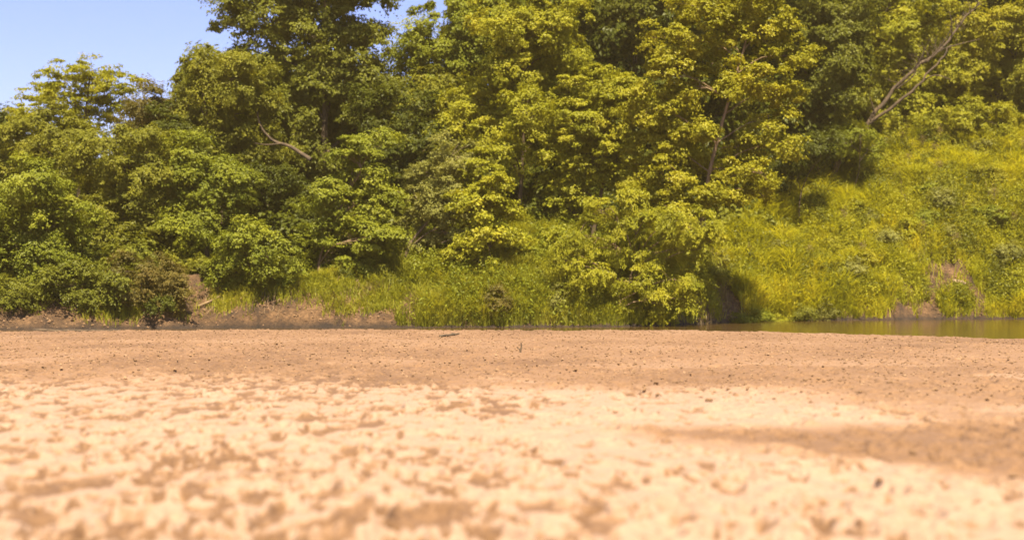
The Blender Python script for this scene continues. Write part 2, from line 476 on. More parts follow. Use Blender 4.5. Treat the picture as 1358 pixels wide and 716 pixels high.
# ------------------------------------------------------------------ foliage
def clump_leaves(C, rc, outward, n, sp):
    """n leaves per clump: about half over its top and outer face, half along twigs that reach out of it. C (m,3), rc (m,), outward (m,3)"""
    m = len(C)
    up = sp.get('up', 0.40); fl = np.array([1, 1, sp.get('flat', 0.6)])
    n1 = int(n * sp.get('shell', 0.45)); n2 = n - n1
    d = unit(R.normal(0, 1, (m, n1, 3)))
    d = unit(d + np.array([0, 0, up]) + outward[:, None, :] * 0.45)
    pa = R.uniform(0, 6.28, (3, m, 1)); fa = R.uniform(2.0, 5.0, (3, m, 1))
    lump = 1 + 0.24 * np.sin(fa[0] * d[..., 0] + pa[0]) * np.sin(fa[1] * d[..., 1] + pa[1]) + 0.18 * np.sin(fa[2] * d[..., 2] * 1.5 + pa[2])
    rad = rc[:, None, None] * (R.uniform(0.2, 1.0, (m, n1, 1)) ** 0.5) * lump[..., None]
    off1 = d * rad * fl
    # sprays
    K = sp.get('sprays', 8)
    sd = unit(unit(R.normal(0, 1, (m, K, 3))) + np.array([0, 0, up * 1.1]) + outward[:, None, :] * 0.55)
    sl = R.uniform(0.75, 1.55, (m, K))
    kid = R.integers(0, K, (m, n2)); mi = np.arange(m)[:, None]
    t = R.uniform(0.25, 1.0, (m, n2)) ** 0.8
    dd = sd[mi, kid]; ll = sl[mi, kid] * t
    off2 = dd * (ll * rc[:, None])[..., None] * fl
    off2[..., 2] -= sp.get('droop', 0.35) * 0.35 * rc[:, None] * ll ** 2
    off2 += R.normal(0, 1, (m, n2, 3)) * (rc[:, None] * 0.17 * (1.15 - 0.75 * t))[..., None] * np.array([1, 1, 0.6])
    off = np.concatenate([off1, off2], 1); d = np.concatenate([d, unit(dd + np.array([0, 0, 0.3]))], 1)
    P = C[:, None, :] + off
    N = unit(d * 0.7 + outward[:, None, :] * 0.35 + np.array([0, 0, sp.get('nup', 0.40)]) + R.normal(0, sp.get('jit', 0.34), (m, n, 3)))
    A = d * 0.7 + R.normal(0, 0.6, (m, n, 3)) + np.array([0, 0, -sp.get('droop', 0.35)])
    A = unit(A - N * np.sum(A * N, -1, keepdims=True))
    t = np.clip(R.normal(0.5, 0.17, (m, 1)) + R.normal(0, 0.15, (m, n)), 0, 1)
    return P.reshape(-1, 3), A.reshape(-1, 3), N.reshape(-1, 3), t.ravel()


def lobe_clumps(c, r, sp):
    """clump centres over a lumpy ellipsoid: mostly near its surface, some inside"""
    cr = sp.get('clump', 0.45)
    area = 4 * np.pi * ((r[0] * r[1]) ** 1.6 / 3 + (r[0] * r[2]) ** 1.6 / 3 + (r[1] * r[2]) ** 1.6 / 3) ** (1 / 1.6)
    n = int(max(6, sp.get('dens', 1.0) * area / (cr * cr * 2.0)))
    d = unit(R.normal(0, 1, (n, 3)))
    k1, k2, k3 = R.uniform(2, 5, 3); ph = R.uniform(0, 6, 3)
    lump = 1 + 0.16 * np.sin(k1 * d[:, 0] + ph[0]) + 0.16 * np.sin(k2 * d[:, 2] * 1.5 + ph[1]) + 0.12 * np.sin(k3 * d[:, 1] + ph[2])
    inner = R.uniform(0, 1, n) < 0.22
    f = np.where(inner, R.uniform(0.25, 0.75, n), R.uniform(0.72, 1.06, n)) * lump
    C = c + d * f[:, None] * r
    rc = cr * R.uniform(0.4, 1.3, n)
    return C, rc, d


SP = {
    'round': dict(leaf=0.105, wid=0.066, clump=0.54, n=350, flat=0.78, dens=1.0),
    'fine': dict(leaf=0.09, wid=0.050, clump=0.42, n=280, flat=0.8, dens=1.0),
    'layer': dict(leaf=0.11, wid=0.066, clump=0.54, n=310, flat=0.55, dens=1.0, up=0.6),
    'airy': dict(leaf=0.14, wid=0.065, clump=0.48, n=105, flat=0.30, dens=0.9, up=0.3, jit=0.75, nup=0.1),
    'poplar': dict(leaf=0.11, wid=0.09, clump=0.46, n=190, flat=0.6, dens=0.95, jit=0.5),
    'big': dict(leaf=0.14, wid=0.09, clump=0.68, n=340, flat=0.8, dens=1.0),
    'willow': dict(leaf=0.13, wid=0.04, clump=0.50, n=310, flat=0.75, dens=1.0, droop=1.2),
}


def build_tree(name, label, cat, base, lobes, species, leaf, bark='brown', trunk_r=0.14, group=None, trunk=None, twigs=2, dens=1.0, kidname='crown'):
    """base (px, Y); lobes (px, py, rx, ry[, dY]) as seen in the photograph at the tree's own distance"""
    sp = dict(SP[species]); sp['dens'] = sp.get('dens', 1) * dens
    bx = (base[0] - CX) * base[1] / FPX; by = base[1]; bz = float(bank_z(bx, by)) - 0.1
    root = empty(name, (bx, by, bz), label, cat, group)
    B = np.array([bx, by, bz])
    Ps, As, Ns, Ts = [], [], [], []
    cents = []; tw = []
    ly0, ly1 = min(l[1] for l in lobes), max(l[1] for l in lobes)
    lean = 1.6 if base[1] >= 60 and name != 'poplar_tree' else 0.6
    for lb in lobes:
        hf = (ly1 - lb[1]) / max(ly1 - ly0, 1)
        dy = lb[4] if len(lb) > 4 else R.uniform(-0.7, 0.7) - lean * hf + lean * 0.35
        c = W(lb[0], lb[1], by + dy); k = (by + dy) / FPX
        r = np.array([lb[2] * k, max(0.5 * (lb[2] + lb[3]) * k * 0.95, 0.5), lb[3] * k])
        C, rc, d = lobe_clumps(c, r, sp)
        gz = bank_z(C[:, 0], C[:, 1]); ok = C[:, 2] > gz + 0.1
        C, rc, d = C[ok], rc[ok], d[ok]
        if len(C) == 0:
            continue
        cents.append((c, r)); tw.append(C)
        P, A, N, t = clump_leaves(C, rc, d, sp['n'], sp)
        Ps.append(P); As.append(A); Ns.append(N); Ts.append(t)
    P = np.vstack(Ps); A = np.vstack(As); N = np.vstack(Ns); t = np.hstack(Ts)
    L = sp['leaf'] * R.uniform(0.7, 1.3, len(P)); Wd = sp['wid'] * R.uniform(0.7, 1.3, len(P))
    V, F = leaves_np(P - B, A, N, L, Wd)
    link(kidname, mesh_np(name + '_' + kidname, V, F, LEAF[leaf], tint=t), root)
    # trunk and limbs
    T = Tubes()
    top = max(cents, key=lambda q: q[0][2])[0]
    if trunk is None:
        mid = B * 0.5 + top * 0.5 + np.array([R.normal(0, .25), R.normal(0, .25), 0])
        trunk = [B, B * 0.75 + mid * 0.25 + np.array([R.normal(0, .12), 0, .1]), mid, top]
    Q = T.add(trunk, trunk_r, trunk_r * 0.25, 8)
    for (c, r), C in zip(cents, tw):
        zt = c[2] - 0.6 * r[2] - 0.25 * np.hypot(c[0] - Q[:, 0].mean(), 0)
        i = int(np.argmin(np.abs(Q[:, 2] - max(min(zt, Q[-3, 2]), B[2] + 0.25))))
        s = Q[i]
        if np.linalg.norm(c - s) < 0.3:
            continue
        m = s * 0.5 + c * 0.5 + np.array([R.normal(0, .2), R.normal(0, .2), 0.12 * np.linalg.norm(c - s)])
        ri = trunk_r * (1 - 0.7 * i / len(Q)) * (0.26 if name == 'poplar_tree' else 0.5)
        q = T.add([s, m, c], max(ri, .025), max(ri * .35, .012), 6)
        for w in range(min(twigs * 3, len(C))):
            e = C[R.integers(len(C))]
            s2 = q[R.integers(len(q) // 2, len(q))]
            T.add([s2, s2 * .5 + e * .5 + np.array([0, 0, .1]), e], max(ri * .35, .014), .006, 4, sub=3)
    T.V = [v - B for v in T.V]
    link('trunk' if 'tree' in name else 'stem', T.mesh(name + '_trunk', BARK[bark]), root)
    return root


# ---- trees of the front and second rows, from left to right
build_tree('feathery_tree', 'open feathery tree with sky showing through its crown, far upper left', 'tree', (105, 66),
           [(100, 112, 62, 34), (60, 140, 40, 30), (142, 125, 36, 36), (95, 150, 70, 30), (40, 165, 30, 22), (120, 95, 25, 18)], 'airy', 'bright', twigs=5)
build_tree('broadleaf_tree', 'dull olive tree under the feathery one at the left picture edge', 'tree', (50, 62),
           [(40, 190, 60, 45), (95, 185, 60, 35), (10, 230, 50, 40), (60, 235, 50, 40)], 'round', 'olive')
build_tree('broadleaf_tree', 'small tree with rusty top peeping out right of the feathery tree', 'tree', (215, 63),
           [(205, 140, 36, 24), (190, 165, 35, 28), (228, 160, 34, 30)], 'round', 'rust')
build_tree('broadleaf_tree', 'wide mid green tree below the rusty topped one, between two taller bushes', 'tree', (160, 58),
           [(165, 205, 62, 45), (130, 240, 50, 45), (195, 245, 50, 50), (150, 300, 60, 50), (205, 310, 45, 50), (150, 355, 50, 35)], 'round', 'olive')
build_tree('broadleaf_tree', 'shadowed green tree filling the gap behind the wide mid green tree', 'tree', (225, 62),
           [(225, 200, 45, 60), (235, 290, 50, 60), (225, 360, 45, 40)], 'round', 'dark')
build_tree('broadleaf_tree', 'rounded bushy tree with sunlit yellow top at the left picture edge', 'tree', (55, 53.8),
           [(45, 245, 50, 32), (25, 285, 50, 45), (70, 300, 48, 45), (30, 345, 50, 45), (80, 365, 45, 35), (60, 395, 45, 22), (110, 400, 34, 22), (20, 412, 30, 16)], 'round', 'mid')
build_tree('broadleaf_tree', 'olive tree whose sunlit shoulder borders the open sky', 'tree', (300, 62),
           [(265, 98, 28, 26), (305, 105, 48, 35), (270, 145, 45, 40), (325, 150, 50, 45), (290, 195, 52, 40), (345, 200, 45, 40)], 'round', 'olive', dens=1.1)
build_tree('broadleaf_tree', 'tallest dark tree on the left, its crown cut by the top edge', 'tree', (420, 66),
           [(318, 28, 36, 32), (365, 10, 55, 45), (345, 80, 35, 35), (420, 40, 62, 55), (475, 32, 44, 60), (395, 110, 65, 50), (465, 115, 60, 60), (370, 170, 60, 50),
            (430, 190, 75, 60), (395, 250, 70, 60), (500, 160, 40, 50), (430, -50, 90, 55), (350, -40, 60, 40)], 'big', 'deep', trunk_r=0.3, dens=1.1)
build_tree('broadleaf_tree', 'pale green tree leaning out left of the round bank bush', 'tree', (285, 57.5),
           [(245, 215, 32, 28), (238, 255, 36, 34), (280, 250, 42, 40), (310, 245, 34, 34), (250, 300, 36, 34), (290, 295, 40, 36), (285, 335, 34, 22)], 'round', 'mid')
build_tree('leafy_shrub', 'round green bush hanging over the eroded bank beneath the tall dark tree', 'shrub', (335, 54.6),
           [(325, 325, 42, 28), (355, 340, 40, 32), (310, 360, 38, 28), (345, 372, 40, 24)], 'round', 'mid', trunk_r=0.07, kidname='foliage')
build_tree('broadleaf_tree', 'dark tree in the shade behind the round bank bush', 'tree', (380, 60),
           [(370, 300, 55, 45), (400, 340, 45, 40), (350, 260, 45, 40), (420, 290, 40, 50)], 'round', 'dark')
build_tree('broadleaf_tree', 'slender tree of stacked leafy tiers with a thin bare stem below', 'tree', (425, 56),
           [(496, 188, 24, 20), (470, 210, 30, 18), (450, 240, 34, 18), (492, 235, 32, 20), (432, 272, 30, 18), (472, 272, 42, 20), (505, 275, 24, 22), (425, 305, 24, 20), (462, 312, 44, 20),
            (498, 318, 32, 22), (445, 345, 34, 16), (485, 352, 32, 16)], 'layer', 'mid',
           trunk=[W(427, 384, 56), W(423, 350, 56), W(440, 300, 56.2), W(490, 200, 56)], trunk_r=0.085, bark='pale')
build_tree('broadleaf_tree', 'deep green tree behind the slender tiered tree', 'tree', (540, 64),
           [(535, 160, 50, 45), (560, 200, 45, 45), (520, 220, 45, 45), (550, 260, 45, 50), (530, 310, 45, 45)], 'big', 'dark', trunk_r=0.2)
build_tree('broadleaf_tree', 'tree beside the small sky gap at the top edge', 'tree', (605, 71),
           [(550, 50, 26, 16), (540, 80, 24, 22), (568, 66, 26, 24), (606, 44, 48, 36), (645, 35, 45, 35), (585, 95, 45, 36), (630, 85, 50, 40), (600, 140, 50, 45), (560, 120, 36, 36), (650, 0, 60, 35)], 'big', 'mid', trunk_r=0.25)
build_tree('broadleaf_tree', 'large sunlit yellow green tree arching over the middle of the bank', 'tree', (680, 62),
           [(700, 45, 52, 35), (740, 75, 50, 36), (680, 95, 52, 38), (640, 140, 48, 38), (715, 130, 50, 38), (765, 120, 40, 34), (605, 185, 40, 34), (655, 190, 50, 40), (700, 180, 45, 36), (690, 15, 60, 30), (740, 25, 45, 30), (698, 150, 30, 22, -3.2), (680, 205, 28, 18, -2.2)],
           'round', 'bright', trunk_r=0.14, dens=1.05)
build_tree('broadleaf_tree', 'dark tree in the shaded hollow beneath the large yellow green tree', 'tree', (700, 71),
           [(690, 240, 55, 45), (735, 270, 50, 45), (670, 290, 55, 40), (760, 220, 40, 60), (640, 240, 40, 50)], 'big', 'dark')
build_tree('broadleaf_tree', 'green tree with drooping layered boughs left of the tall pale tree', 'tree', (785, 60.5),
           [(800, 110, 44, 30), (835, 135, 40, 30), (770, 155, 42, 30), (815, 175, 48, 34), (755, 195, 36, 26), (790, 215, 44, 28), (750, 240, 28, 24), (830, 215, 36, 30), (752, 275, 26, 28)], 'layer', 'bright', dens=1.25)
build_tree('broadleaf_tree', 'dark crowned tree showing at the top edge left of the tall pale tree', 'tree', (830, 75),
           [(780, 20, 30, 36), (815, 50, 40, 40), (855, 55, 40, 40), (850, 10, 50, 36), (830, 95, 40, 40)], 'big', 'deep', trunk_r=0.2)
build_tree('vine_covered_tree', 'vine draped grey green tree with bare crooked stem over the bank', 'tree', (545, 57),
           [(600, 205, 30, 26), (575, 235, 30, 26), (610, 245, 26, 28), (555, 270, 22, 24), (590, 280, 28, 26), (540, 300, 16, 22), (572, 315, 20, 24), (608, 300, 18, 26), (540, 335, 12, 16)], 'fine', 'grey', bark='grey',
           trunk=[W(547, 392, 57), W(537, 355, 57), W(545, 322, 57), W(585, 270, 57), W(600, 215, 57)], trunk_r=0.10)
build_tree('broadleaf_tree', 'small bright pyramid shaped tree standing by the shaded hollow', 'tree', (650, 56.5),
           [(637, 222, 18, 16), (628, 248, 24, 16), (658, 252, 22, 18), (612, 268, 18, 12), (642, 282, 36, 18), (672, 285, 20, 16), (636, 312, 28, 16), (664, 312, 26, 16), (610, 338, 18, 12), (632, 348, 14, 14)], 'poplar', 'bright',
           trunk=[W(655, 372, 56.5), W(648, 330, 56.5), W(642, 280, 56.5), W(637, 215, 56.5)], trunk_r=0.06, dens=1.25)
build_tree('poplar_tree', 'tall pale yellow green tree with leaning bare trunk right of centre', 'tree', (925, 57),
           [(985, -5, 60, 34), (930, 15, 44, 28), (900, 55, 36, 26), (955, 60, 36, 30), (1010, 45, 44, 30), (1045, 75, 26, 22), (875, 100, 38, 26), (920, 115, 36, 28), (1000, 105, 36, 28), (1040, 125, 26, 20),
            (860, 145, 36, 22), (905, 165, 36, 26), (870, 195, 44, 24), (1020, 160, 30, 24), (840, 230, 32, 20), (885, 235, 36, 22), (930, 210, 24, 24), (1030, 195, 24, 20), (860, 265, 38, 18), (975, 120, 18, 12, -1.3), (915, 255, 24, 14, -1.0), (965, 225, 24, 16, -.4), (985, 195, 24, 16), (955, 265, 26, 14, -.3), (1000, 255, 22, 14), (930, 175, 22, 14, -.9), (1010, 230, 20, 14, -.5), (940, 250, 22, 14, -1.2), (905, 275, 26, 14, -.6)], 'poplar', 'yellow', bark='pale',
           trunk=[W(926, 330, 57), W(934, 265, 56.9), W(950, 190, 56.6), W(972, 115, 56.6), W(990, 50, 57), W(1000, -20, 57)], trunk_r=0.105, dens=1.0)
build_tree('broadleaf_tree', 'green tree with brown stem standing close right of the leaning pale trunk', 'tree', (985, 73),
           [(990, 160, 30, 36), (1005, 215, 34, 34), (970, 235, 34, 34), (1015, 265, 28, 26), (965, 285, 34, 26), (1035, 225, 24, 30), (990, 300, 26, 18)], 'round', 'olive', bark='pale')
build_tree('willow_shrub', 'big arching bright green willow bush drooping over the water', 'shrub', (835, 55.5),
           [(800, 280, 26, 18), (832, 262, 22, 14), (850, 298, 34, 20), (768, 312, 24, 18), (898, 292, 30, 14), (815, 330, 36, 20), (868, 335, 36, 20), (906, 330, 26, 16), (745, 345, 24, 16), (785, 362, 30, 20), (845, 372, 36, 18), (895, 370, 34, 20), (765, 395, 26, 18), (808, 405, 30, 16), (880, 404, 36, 18), (850, 420, 24, 10), (935, 300, 30, 20), (930, 330, 26, 20)],
           'willow', 'bright', bark='pale', trunk=[W(832, 434, 55.5), W(828, 412, 55.3), W(820, 395, 55.3), W(835, 370, 55.5), W(850, 320, 55.8)], trunk_r=0.07, kidname='foliage', dens=0.95)
build_tree('broadleaf_tree', 'deep green tree behind the base of the leaning dead trunk', 'tree', (1075, 74),
           [(1075, 30, 45, 40), (1110, 70, 50, 45), (1065, 95, 36, 40), (1105, 125, 50, 40), (1080, 165, 42, 36), (1120, 180, 36, 30), (1060, 190, 30, 34), (1110, 10, 60, 40)], 'big', 'deep', trunk_r=0.22, dens=1.1)
build_tree('broadleaf_tree', 'leafy green tree on the slope crest behind the leaning dead trunk', 'tree', (1222, 82),
           [(1165, 60, 44, 36), (1210, 40, 44, 40), (1150, 110, 40, 34), (1195, 100, 44, 38), (1230, 95, 36, 36), (1170, 150, 44, 30), (1215, 150, 40, 30), (1180, 5, 60, 36)], 'big', 'bright', trunk_r=0.2)
build_tree('broadleaf_tree', 'sunlit yellow green tree at the top right corner on the slope crest', 'tree', (1310, 82),
           [(1300, 40, 40, 30), (1335, 65, 40, 40), (1275, 90, 40, 36), (1315, 115, 44, 36), (1350, 130, 40, 40), (1270, 140, 36, 28), (1360, 30, 30, 20)], 'big', 'yellow', trunk_r=0.18)
build_tree('leafy_shrub', 'rounded green bush on the slope crest below the corner tree', 'shrub', (1285, 78),
           [(1280, 155, 30, 20), (1310, 160, 30, 18), (1250, 165, 28, 16)], 'round', 'bright', trunk_r=0.06, kidname='foliage')
build_tree('leafy_shrub', 'green bush half hiding the lower end of the leaning dead trunk', 'shrub', (1125, 73),
           [(1118, 190, 24, 16), (1140, 178, 22, 14), (1150, 198, 24, 14)], 'round', 'mid', trunk_r=0.05, kidname='foliage')
build_tree('leafy_shrub', 'dark green bush at the foot of the leaning dead trunk', 'shrub', (1060, 70),
           [(1050, 205, 28, 24), (1085, 200, 30, 22), (1035, 235, 20, 22)], 'round', 'dark', trunk_r=0.06, kidname='foliage')

build_tree('leafy_shrub', 'sprawling dim green bush hanging to the waterline at the far left', 'shrub', (105, 52.8),
           [(100, 375, 44, 26), (70, 400, 36, 24), (125, 402, 40, 24), (95, 420, 36, 12), (45, 385, 30, 24), (30, 415, 26, 14), (8, 395, 28, 26), (12, 420, 26, 10), (60, 424, 24, 8), (140, 380, 26, 20)], 'round', 'deep', trunk_r=0.06, kidname='foliage')
build_tree('leafy_shrub', 'low dark green bush trailing to the waterline left of the straw tufts', 'shrub', (150, 52.6),
           [(150, 402, 30, 18), (170, 415, 26, 12), (128, 418, 22, 10), (215, 408, 20, 12), (190, 420, 20, 8)], 'fine', 'dark', trunk_r=0.04, kidname='foliage')
build_tree('leafy_shrub', 'dark green bush filling the left picture edge just above the waterline', 'shrub', (22, 52.6),
           [(20, 395, 30, 22), (5, 415, 26, 14), (45, 412, 26, 14), (70, 420, 20, 9)], 'fine', 'deep', trunk_r=0.04, kidname='foliage')
build_tree('leafy_shrub', 'brownish half dry bush on the left bank above the straw tufts', 'shrub', (195, 53.3),
           [(190, 362, 40, 24), (165, 388, 34, 22), (222, 380, 30, 20), (185, 408, 34, 14), (232, 398, 20, 12)], 'fine', 'rust', trunk_r=0.05, kidname='foliage')

nb = 5000
xb = R.uniform(-20, 26, nb); yb = np.interp(xb, YW_X, YW_Y) + R.uniform(0.1, 2.6, nb); kb = bank_z(xb, yb) > WATER_Z + .03; xb, yb = xb[kb], yb[kb]
nb = len(xb); szb = R.uniform(.015, .06, nb) * R.uniform(.5, 1.3, nb)
jb = R.uniform(.6, 1.4, (nb, 6, 1)) * OCT[None] * szb[:, None, None] + np.stack([xb, yb, bank_z(xb, yb) + szb * .2], -1)[:, None, :]
tag(link('rubble', mesh_np('bank_rubble', jb.reshape(-1, 3), (OCF[None] + (np.arange(nb) * 6)[:, None, None]).reshape(-1, 3), m_c, tint=np.repeat(R.uniform(0, .8, nb), 8))), 'crumbled earth fallen from the river bank', kind='stuff')

# ---- leaning dead tree
T = Tubes(); YD = 74.5
base = W(1095, 228, YD)
base[2] = min(base[2], float(bank_z(base[0], base[1])))
tr = [base, W(1118, 205, YD), W(1148, 168, YD), W(1178, 128, YD), W(1212, 92, YD), W(1250, 65, YD + .3), W(1275, 30, YD + .5), W(1298, 6, YD + .6)]
T.add(tr, 0.17, 0.035, 10, wob=0.045)
T.add([W(1150, 166, YD), W(1190, 138, YD - .3), W(1222, 108, YD - .5), W(1248, 78, YD - .4), W(1262, 60, YD - .3)], 0.10, 0.03, 8, wob=0.035)
for a, b_, c, r in [((1212, 92), (1222, 76), (1228, 62), .06), ((1190, 118), (1212, 100), (1216, 84), .05), ((1220, 110), (1240, 100), (1262, 106), .05),
                    ((1250, 66), (1268, 60), (1300, 52), .05), ((1230, 82), (1252, 55), (1262, 38), .05), ((1160, 150), (1152, 120), (1156, 96), .035), ((1262, 50), (1262, 30), (1258, 12), .04), ((1150, 170), (1158, 180), (1176, 190), .05)]:
    T.add([W(*a, YD - .1), W(*b_, YD - .5), W(*c, YD - .7)], r, 0.015, 6)
for k in range(34):
    f = R.uniform(0.35, 1.0) * (len(tr) - 1); i = min(int(f), len(tr) - 2); q0 = tr[i] * (1 - f + i) + tr[i + 1] * (f - i)
    dv = np.array([R.normal(0.1, .5), R.normal(-.2, .4), abs(R.normal(.3, .4))]); ln = R.uniform(.5, 1.5); dv = dv / np.linalg.norm(dv) * ln
    T.add([q0, q0 + dv * .5 + R.normal(0, .08, 3), q0 + dv], R.uniform(.012, .03), .005, 4, sub=3)
    q1 = q0 + dv * .55; T.add([q1, q1 + R.normal(0, .25, 3), q1 + R.normal(0, .45, 3)], .012, .004, 4, sub=2)
T.V = [v - base for v in T.V]
e = empty('leaning_dead_tree', base, 'bare dead tree leaning far over to the right above the grassy slope', 'dead tree')
link('trunk', T.mesh('dead_trunk', BARK['brown']), e)

# ---- wood behind: copies of three trees
def wood_proto(leaf, seed):
    h = 9.0
    lobes = []
    sp = dict(SP['big'])
    Ps, As, Ns, Ts = [], [], [], []
    T = Tubes(); Q = T.add([(0, 0, 0), (R.normal(0, .2), 0, 3), (R.normal(0, .4), 0, 7)], .25, .06)
    for k in range(11):
        z = R.uniform(2.2, 9.0); a = R.uniform(0, 6.28); w_ = 2.2 * (1 - ((z - 5) / 6.5) ** 2)
        c = np.array([math.cos(a) * w_, math.sin(a) * w_, z]); r = np.array([1.7, 1.7, 1.35]) * R.uniform(.8, 1.2)
        C, rc, d = lobe_clumps(c, r, sp)
        q = clump_leaves(C, rc, d, 150, sp)
        Ps.append(q[0]); As.append(q[1]); Ns.append(q[2]); Ts.append(q[3])
        T.add([Q[R.integers(2, len(Q))], c * .6 + np.array([0, 0, .4 * z * .5]), c], .07, .02, 5)
    P = np.vstack(Ps)
    V, F = leaves_np(P, np.vstack(As), np.vstack(Ns), .20 * R.uniform(.7, 1.3, len(P)),   .125 * R.uniform(.7, 1.3, len(P)))
    e = empty('forest_tree', (0, 0, 0), 'plain broadleaf tree standing deep in the wood behind the front trees', 'tree', 'trees deep in the wood')
    link('crown', mesh_np('forest_crown', V, F, LEAF[leaf], tint=np.hstack(Ts)), e)
    link('trunk', T.mesh('forest_trunk', BARK['brown']), e)
    return e


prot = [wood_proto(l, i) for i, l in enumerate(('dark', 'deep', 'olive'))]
back = [(20, 70, .75), (130, 74, .72), (235, 76, .85), (300, 74, 1.0), (345, 80, 1.35), (415, 76, 1.15), (490, 79, 1.1), (585, 80, 1.05), (690, 78, 1.15), (735, 75, 1.6), (800, 82, 1.8), (880, 78, 1.6), (960, 74, 1.6),
        (1030, 80, 1.4), (1085, 84, 1.3), (1140, 88, 1.4), (1210, 90, 1.5), (1265, 88, 1.1), (1330, 92, 1.15), (760, 90, 2.0), (860, 92, 2.0), (455, 90, 1.3), (1010, 90, 1.6), (1400, 86, 1.3), (-40, 72, .9), (180, 68, .6), (590, 70, .9), (760, 70, .9), (490, 70, 0.9), (1430, 78, 1.0)]
for i, (px, Y, s) in enumerate(back):
    o = prot[i % 3] if i < 3 else copy_tree(prot[i % 3])
    x = (px - CX) * Y / FPX
    o.location = (x, Y, float(bank_z(x, Y)) - 0.2); o.scale = (s * R.uniform(.9, 1.1), s * R.uniform(.9, 1.1), s); o.rotation_euler = (0, 0, R.uniform(0, 6.28))


# ------------------------------------------------------------------ grasses and weeds
def blades(X, Y, h, w, lean, mat, name, z=None):
    n = len(X)
    z = bank_z(X, Y) - 0.03 if z is None else z
    a = R.uniform(0, 2 * np.pi, n); ld = np.stack([np.cos(a), np.sin(a), 0 * a], -1) * (lean * h * R.uniform(0.3, 1.3, n))[:, None]
    B = np.stack([X, Y, z], -1)
    s = unit(np.stack([-np.sin(a + R.normal(0, .8, n)), np.cos(a), 0 * a], -1)) * (w * 0.5)[:, None]
    M = B + ld * 0.35 + np.array([0, 0, 1]) * (h * 0.6)[:, None]
    Tp = B + ld + np.array([0, 0, 1]) * (h * (1 - 0.28 * lean))[:, None]
    V = np.stack([B - s, B + s, M + s * 0.8, M - s * 0.8, Tp + s * .12, Tp - s * .12], 1).reshape(-1, 3)
    k = np.arange(n)[:, None] * 6
    F = np.concatenate([k + np.array([0, 1, 2, 3]), k + np.array([3, 2, 4, 5])], 1).reshape(-1, 4)
    tint = np.repeat(np.clip(np.repeat(R.normal(0.5, 0.22, n // 18 + 1), 18)[:n] + R.normal(0, 0.12, n), 0, 1), 2)
    return mesh_np(name, V, F, mat, tint=tint)


def scatter(n, x0, x1, s0, s1, dens_fn, tuft=18, spread=0.13):
    m = n // tuft
    X = R.uniform(x0, x1, m); S = R.uniform(s0, s1, m)
    Y = np.interp(X, YW_X, YW_Y) + S
    keep = R.uniform(0, 1, m) < dens_fn(X, Y, S)
    X, Y = X[keep], Y[keep]
    X = np.repeat(X, tuft) + R.normal(0, spread, len(X) * tuft); Y = np.repeat(Y, tuft) + R.normal(0, spread, len(Y) * tuft)
    ok = bank_z(X, Y) > WATER_Z + 0.02
    return X[ok], Y[ok]


def slope_dens(X, Y, S):
    d = 0.35 + 0.65 * sstep((fbm(X * 0.5, Y * 0.5, 201) - 0.36) / 0.16)
    # bare slip at the right
    px = CX + X / Y * FPX
    bare = sstep((px - 1160 - S * 34) / 14) * sstep((1318 - px) / 14) * sstep((2.5 - S) / 0.4) * sstep((fbm(X * 1.6, Y * 1.6, 207, 3) - 0.36) / .08)
    return d * (1 - 0.95 * bare) * sstep((S + 0.5) / 0.4) * sstep((X - 9.9 + S * 0.05) / 0.8)


X, Y = scatter(420000, 7.5, 31, -0.6, 17, slope_dens)
hgt = R.uniform(0.35, 0.95, len(X)) * (0.2 + 1.7 * fbm(X * 1.3, Y * 1.3, 211, 3)) * np.interp(X, [9, 13, 17, 24], [1.35, 1.35, 1.05, 0.9])
tag(link('grass', blades(X, Y, hgt, R.uniform(0.025, 0.055, len(X)), R.uniform(.2, 1.1, len(X)), LEAF['grass'], 'grass')),
    'tall yellow green grass covering the right hand slope', kind='stuff')


def mid_dens(X, Y, S):
    px = CX + X / Y * FPX
    return sstep((X + 4.6 + (fbm(X, Y, 221) - .5) * 4) / 1.6) * (0.4 + 0.6 * sstep((fbm(X * .7, Y * .7, 223) - 0.38) / 0.15)) * sstep((9.5 - X) / 1.5) * (1 - 0.9 * sstep((X - 6.2) / .5) * sstep((3.2 - S) / .6) * sstep((fbm(X * 1.5, Y * 1.5, 229) - .3) / .1)) * sstep((S + 0.8) / 0.3)


X, Y = scatter(260000, -8, 9.5, -0.8, 9, mid_dens)
tag(link('grass', blades(X, Y, R.uniform(0.3, 0.9, len(X)) * (0.35 + 1.4 * fbm(X * 1.2, Y * 1.2, 225, 3)), R.uniform(0.02, 0.045, len(X)), R.uniform(.2, .9, len(X)), LEAF['bankgrass'], 'bank_grass')),
    'rank olive grass on the middle of the bank', kind='stuff')


def left_dens(X, Y, S):
    return sstep((fbm(X * 0.6, Y * 0.6, 231) - 0.44) / 0.12) * sstep((S - 0.3) / 0.5)


X, Y = scatter(130000, -27, -4, 0.2, 8, left_dens)
tag(link('grass', blades(X, Y, R.uniform(0.2, 0.6, len(X)), R.uniform(0.02, 0.04, len(X)), R.uniform(.3, 1.0, len(X)), LEAF['bankgrass'], 'left_bank_grass')),
    'sparse patchy grass on the shaded left bank', kind='stuff')


